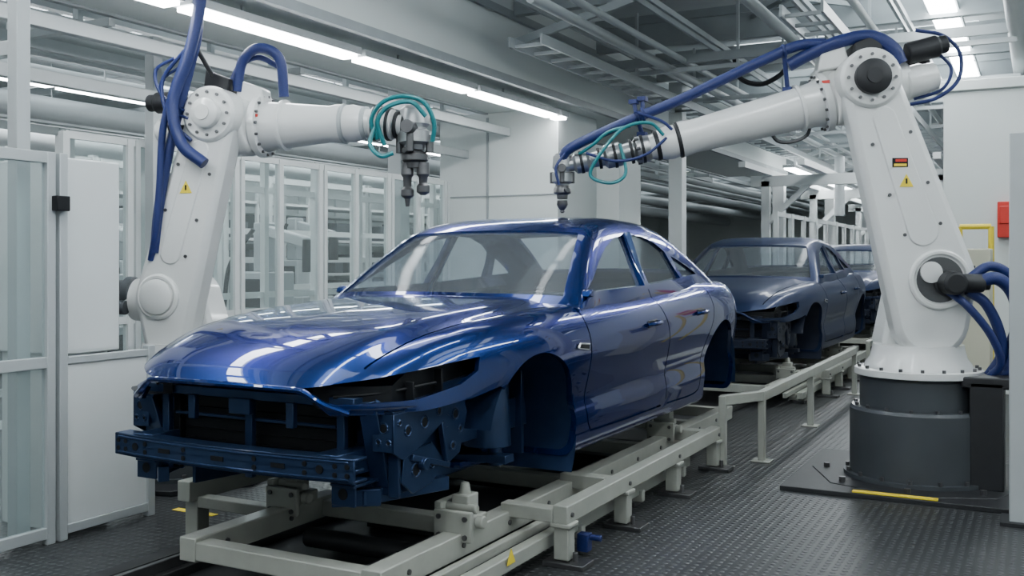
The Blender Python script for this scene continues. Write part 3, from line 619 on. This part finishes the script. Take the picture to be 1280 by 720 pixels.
def strip(name,X,z,Y0,Y1,w=.16,seg=1.9,gap=.06,hang=None):
    r=root(name); h=[];t=[];up=[]; y=Y0
    while y<Y1-.2:
        y2=min(y+seg,Y1); h.append(box(X-w/2-.02,X+w/2+.02,y,y2,z+.03,z+.09)); t.append(box(X-w/2,X+w/2,y+.03,y2-.03,z,z+.032)); up.append(box(X-w/3,X+w/3,y+.05,y2-.05,z+.09,z+.095)); y=y2+gap
    mk('housing',h,M['fgrey'],r); mk('tubes',t,M['lamp'],r)
    if hang and hang-z>.3: mk('ceiling_fill_strips',up,M['ceil_fill'],r)  # extra emitters added above the housings to lift the ceiling
    if hang: mk('hangers',[cyl((X,yy,z+.09),(X,yy,hang),.012,n=6) for yy in np.arange(Y0+.5,Y1,2.)],M['truss'],r)
strip('added_fill_strip',-5.15,3.2,1.0,11.0,.15,hang=3.36)
strip('added_fill_strip',-.90,4.1,8.6,16.5,.26,hang=4.56)
strip('added_fill_strip',-9.0,3.28,3,16,.18,hang=4.56)
strip('added_fill_strip',-12.5,3.6,3,24,.18,hang=4.56)
strip('added_fill_strip',-4.4,3.3,20,32,.2,hang=4.56)
strip('added_fill_strip',-3.2,3.75,-1.5,7.0,.13,hang=4.56)
strip('added_fill_strip',1.2,3.9,-3.0,9,.16,hang=4.56)  # added fill light, starts behind the camera
strip('added_fill_strip',-1.2,3.9,-3.0,6,.13,hang=4.56)  # second added fill light from behind the camera
strip('added_fill_strip',-4.3,3.3,-3.6,.6,.12,hang=4.56)  # added to light the car's front end and streak the hood
strip('added_fill_strip',-2.6,3.7,13,30,.2,hang=4.56)
k=0
for y in np.arange(1,46,4.4):
    for x in (-3.9,-2.0,.2,2.2):
        k+=1
        if k%3==0: continue
        mk('window_%d'%k,[box(x,x+1.3,y,y+2.6,4.57,4.6)],M['sky'],smooth=False)
for y in np.arange(2,40,5):
    for x in (-15,-11,-8.2):
        k+=1; mk('window_%d'%k,[box(x,x+1.5,y,y+2.6,4.57,4.6)],M['sky'],smooth=False)
tr=root('ceiling_truss'); g=[]
for y in np.arange(7,46,2.2):
    g+=[box(-4.88,4,y,y+.10,4.36,4.46),box(-4.88,4,y+.03,y+.07,4.1,4.36),box(-4.88,4,y,y+.10,4.06,4.10)]
for x in (-4.4,-3.4,-2.1,-1.3,.4,2.0): g+=[box(x,x+.08,4,46,4.0,4.06),box(x+.02,x+.05,4,46,3.94,4.0)]
for i,y in enumerate(np.arange(9,44,4.4)):
    g.append(beam((-4.8,y,3.7),(-3.4,y+.2,4.1),.06,.08)); g.append(beam((-4.9,y+2,3.8),(3,y+2,3.8),.05,.10))
    g.append(beam((-3.4,y+.5,4.3),(-1.3,y+3.0,4.3),.04,.05)); g.append(beam((-1.3,y+.5,4.3),(-3.4,y+3.0,4.3),.04,.05))
mk('steelwork',g,M['truss'],tr)
g=[]
for y in np.arange(11,44,2.2):
    g.append(box(-4.8,-.2,y,y+.05,3.66,3.71)); 
    for x in (-4.2,-3.0,-1.6): g.append(box(x,x+.03,y,y+.03,3.7,4.4))
for x0 in (-4.55,-1.95):
    for dx in (0,.34): g.append(box(x0+dx,x0+dx+.025,8.5,44,3.56,3.66))
    for y in np.arange(8.6,44,.4): g.append(box(x0,x0+.36,y,y+.03,3.57,3.60))
mk('cable_trays',g,M['fgrey'],tr)
g=[]
for y in np.arange(3,46,2.6):
    g+=[box(-17,-6.2,y,y+.10,4.2,4.4),box(-17,-6.2,y+.9,y+.94,3.9,3.95)]
for x in (-7.0,-7.9,-8.6,-10,-11.5,-13,-14.5): g+=[box(x,x+.10,2,46,3.75,3.85)]
for x in (-6.6,-7.4): g+=[box(x,x+.07,1,22,3.25,3.35)]
for y in np.arange(3,22,2.2): g+=[box(-7.4,-6.2,y,y+.06,3.27,3.33),box(-7.4,-7.34,y,y+.05,3.3,4.2),box(-6.6,-6.54,y,y+.05,3.3,4.2)]
mk('side_steelwork',g,M['fgrey'],tr)
g=[]
for x,z,rad in ((-3.8,3.72,.05),(-3.6,3.78,.035),(-2.4,3.92,.06),(-1.5,3.85,.04),(-.2,3.8,.09),(.6,3.7,.06)): g.append(cyl((x,7.5,z),(x,46,z),rad,n=12))
for x,z,rad in ((-7.7,3.5,.10),(-8.2,3.45,.06),(-9.6,3.5,.12),(-11,3.4,.15),(-13,3.3,.2)): g.append(cyl((x,1,z),(x,46,z),rad,n=14))
mk('ceiling_pipework',g,M['fgrey'],None)
mk('hanging_cables',[sweep([(-3.3,12,4.0),(-3.2,11.9,3.7),(-2.95,12,3.62),(-2.7,12.1,3.8),(-2.8,12,4.0)],.03,8),sweep([(-2.2,13,4.0),(-2.0,13,3.6),(-1.7,13.2,3.7),(-1.6,13,4.0)],.025,8),
   sweep([(-3.9,16,3.9),(-3.7,16,3.4),(-3.3,16.3,3.5),(-3.2,16,3.9)],.03,8)],M['dark'],None)
# ---------------------------------------------------------------- near fence
fe=root('safety_fence'); X=-4.63; g=[];gl=[];pn=[]
def post(x,y,h,w=.045): g.append(box(x-w/2,x+w/2,y-w/2,y+w/2,0,h))
for y in (1.2,2.2,3.50,3.575,4.17): post(X,y,2.07 if y<4 else 1.0,.05)
for y0,y1 in ((1.2,2.2),(2.2,3.50)):
    for z in (.06,.96,2.04): g.append(box(X-.02,X+.02,y0,y1,z-.03,z+.03))
    gl.append(box(X-.004,X+.004,y0,y1,.09,.93)); gl.append(box(X-.004,X+.004,y0,y1,.99,2.01))
g.append(box(X-.02,X+.02,3.575,4.17,.94,.98)); g.append(box(X-.02,X+.02,3.575,4.17,.03,.08))
mk('fence_frame',g,M['fgrey'],fe,.004)
mk('fence_glazing',gl,M['glass'],fe,smooth=False)
mk('fence_panel',[box(X-.008,X+.008,3.6,4.15,.08,.94)],M['frame'],fe,.003)
mk('latch',[box(X+.02,X+.07,3.50,3.58,1.76,1.84)],M['black'],fe,.005)
cb=root('control_cabinet'); mk('cabinet_body',[box(-5.3,-4.70,3.62,4.02,.98,2.06),box(-5.25,-4.75,3.66,3.98,0,.98)],M['frame'],cb,.01)
mk('cabinet_door_gap',[box(-4.70,-4.697,3.64,4.0,1.0,2.04)],M['frame'],cb)
ft=root('booth_frame'); g=[box(-4.80,-4.72,3.38,3.46,0,4.6),box(-4.78,-4.74,-1,3.4,3.0,3.08),box(-6.6,-6.5,5.9,6.0,0,3.36)]
g+=[beam((-4.76,3.42,2.62),(-6.8,3.42,2.62),.06,.08),beam((-5.9,1,3.1),(-5.9,11,3.1),.08,.10),beam((-6.5,1,2.85),(-6.5,11,2.85),.08,.10)]
mk('booth_posts',g,M['fgrey'],ft,.005)
def partition(name,X,Y0,Y1,step,H,rails,w=.06,m='frame',gz=True):
    r=root(name); g=[]; ys=list(np.arange(Y0,Y1+.01,step))
    for i,y in enumerate(ys):
        g.append(box(X-w/2,X+w/2,y-w/2,y+w/2,0,H))
        if i%2: g.append(box(X-w/2,X+w/2,y+w*.9,y+w*1.7,0,H))
    for z in rails: g.append(box(X-w/3,X+w/3,Y0,ys[-1],z-w/2,z+w/2))
    mk('frame',g,M[m],r)
    if gz: mk('glazing',[box(X-.004,X+.004,Y0,ys[-1],.1,H-.05)],M['glass'],r,smooth=False)
partition('glass_partition',-6.7,5.2,10.8,.62,2.5,(.08,1.0,2.48),.06)
partition('glass_partition',-7.9,3.4,14.5,.9,2.7,(.08,1.1,2.3,2.67),.07,gz=False)
partition('glass_partition',-9.8,3,24,1.0,2.7,(.08,1.1,1.9,2.65),.08,gz=False)
partition('glass_partition',-12,2,30,1.3,3.0,(.1,1.5,2.9),.1,gz=False)
def machine(x,y,s=1.):
    r=root('booth_machine'); g=[box(x-.5*s,x+.5*s,y-.4*s,y+.4*s,0,.9*s),box(x-.4*s,x+.3*s,y-.3*s,y+.3*s,.9*s,1.5*s),box(x-.1,x+.1,y-.1,y+.1,1.5*s,2.2*s),beam((x,y,2.1*s),(x+.8*s,y,1.9*s),.14,.14)]
    mk('machine_body',g,M['fgrey'],r,.02)
    mk('machine_dark',[box(x-.2*s,x+.2*s,y-.42*s,y-.4*s,.2,.7*s),box(x-.35*s,x+.25*s,y-.31*s,y-.3*s,1.0*s,1.4*s),box(x+.5*s,x+.51*s,y-.3*s,y+.3*s,.15,.8*s),cyl((x+.8*s,y,1.95*s),(x+.8*s,y,1.5*s),.08,n=12),sweep([(x,y-.2,2.1*s),(x-.3,y-.3,1.6*s),(x-.4,y-.3,1.0*s)],.03,8)],M['dark'],r,.01)
for (x,y,s) in ((-8.8,4.6,.9),(-8.9,7.2,.9),(-8.8,9.8,.9),(-11,6,1.),(-11,9.5,1.),(-11,13,1.)): machine(x,y,s)
def rack(x,y0,y1,h):
    r=root('storage_rack'); g=[]
    for y in np.arange(y0,y1+.01,1.5):
        g+=[box(x-.03,x+.03,y-.03,y+.03,0,h),box(x-.83,x-.77,y-.03,y+.03,0,h)]
    for z in (.5,1.2,1.9,2.6): g.append(box(x-.83,x+.03,y0,y1,z-.03,z+.02))
    mk('rack_frame',g,M['frame'],r)
    b=[]; 
    for z in (.52,1.22,1.92):
        y=y0+.2
        while y<y1-.6:
            w=random.uniform(.25,.6); b.append(box(x-.7,x-.1,y,y+w,z,z+random.uniform(.25,.5))); y+=w+random.uniform(.1,.5)
    mk('rack_boxes',b,M['grey'],r,.01)
rack(-13.2,4,22,3.0); rack(-16,2,30,3.2)
for i,y in enumerate((22,28,34,40)):
    mk('steel_column',[box(-5.2,-4.95,y,y+.25,0,4.6),box(-5.25,-4.9,y-.05,y+.3,0,.05)],M['frame'],None,.01)
    mk('steel_column',[box(-1.2,-.95,y,y+.25,0,4.6),box(-1.25,-.9,y-.05,y+.3,0,.05)],M['frame'],None,.01)
pf=root('overhead_gantry'); g=[]
for y in (19,23.5,30,37):
    g+=[box(-4.9,-.9,y,y+.15,2.9,3.1),box(-4.7,-4.55,y,y+.15,0,3.0),box(-1.6,-1.45,y,y+.15,0,3.0),beam((-4.6,y+.07,2.2),(-3.8,y+.07,2.95),.1,.1),beam((-1.5,y+.07,2.2),(-2.3,y+.07,2.95),.1,.1)]
for x in (-4.6,-3.6,-2.4,-1.5): g.append(box(x,x+.12,17,40,3.1,3.2))
mk('gantry_frame',g,M['frame'],pf)
mk('red_pipe',[sweep([(-2.7,24,3.2),(-2.7,24,2.5),(-2.5,24,2.35),(-1.9,24,2.35),(-1.7,24,2.5),(-1.7,24,3.2)],.05,10)],M['red'],pf)
mk('process_pipes',[sweep([(-2.2,20,3.5),(-2.2,20,2.9),(-2.0,20,2.6),(-1.7,20,2.4),(-1.65,20,1.6)],.16,14),cyl((-3.6,21,2.4),(-3.6,21,3.6),.10,n=14),cyl((-2.5,26,1.8),(-2.5,26,3.4),.15,n=14)],M['fgrey'],pf)
partition('glass_partition',-4.3,18.5,40,1.2,2.4,(.1,1.1,2.35),.08,gz=False)
partition('glass_partition',-1.15,13.5,40,1.2,2.3,(.1,1.1,2.25),.07,gz=False)
mk('wall_pier',[box(-.98,2.5,12.4,13.2,0,3.5),box(-1.02,2.5,12.36,12.44,3.42,3.54)],M['wall'],None,.01)
rc=root('electrical_cabinet'); mk('cabinet_body',[box(-.78,-.38,9.6,10.1,.5,1.6),box(-.76,-.40,9.65,10.05,0,.5)],M['beige'],rc,.01)
mk('cabinet_screen',[box(-.70,-.50,9.59,9.60,1.2,1.45)],M['dark'],rc)
mk('fire_alarm_box',[box(-.42,-.24,12.30,12.4,1.75,2.15),box(-.40,-.26,12.28,12.30,1.9,2.1)],M['red'],None,.01)
rl=root('safety_handrail'); mk('handrail_tubes',[cyl((-.75,11.5,0),(-.75,11.5,1.85),.03,n=10),cyl((-.45,11.5,0),(-.45,11.5,1.85),.03,n=10),cyl((-.75,11.5,1.85),(-.45,11.5,1.85),.03,n=10),cyl((-.75,11.5,1.45),(-.45,11.5,1.45),.025,n=10)],M['yellow'],rl)
pc=root('fence_post'); mk('post_body',[box(-.155,-.02,6.30,6.44,0,2.22)],M['fgrey'],pc,.006); mk('post_foot',[box(-.2,.03,6.25,6.49,0,.02)],M['dark'],pc)
mk('floor_marking',[box(-4.6,-4.28,4.32,4.37,0,.003)],M['yellow'],None)
# ---------------------------------------------------------------- light / camera
w=bpy.data.worlds.new('world'); bpy.context.scene.world=w; w.use_nodes=True
nt=w.node_tree; nt.nodes['Background'].inputs[0].default_value=(.8,.87,.9,1); nt.nodes['Background'].inputs[1].default_value=.3
cam=bpy.data.cameras.new('camera'); co=bpy.data.objects.new('camera',cam); bpy.context.scene.collection.objects.link(co)
cam.lens=34.99; cam.sensor_width=36; cam.shift_y=-35/1280; co.location=(0,0,1.5); co.rotation_euler=(math.radians(90),0,math.radians(27.95))
cam.clip_end=200
bpy.context.scene.camera=co
sc=bpy.context.scene; sc.view_settings.view_transform='AgX'; sc.view_settings.exposure=0.
try: sc.view_settings.look='AgX - Base Contrast'
except Exception as ex: print(ex)
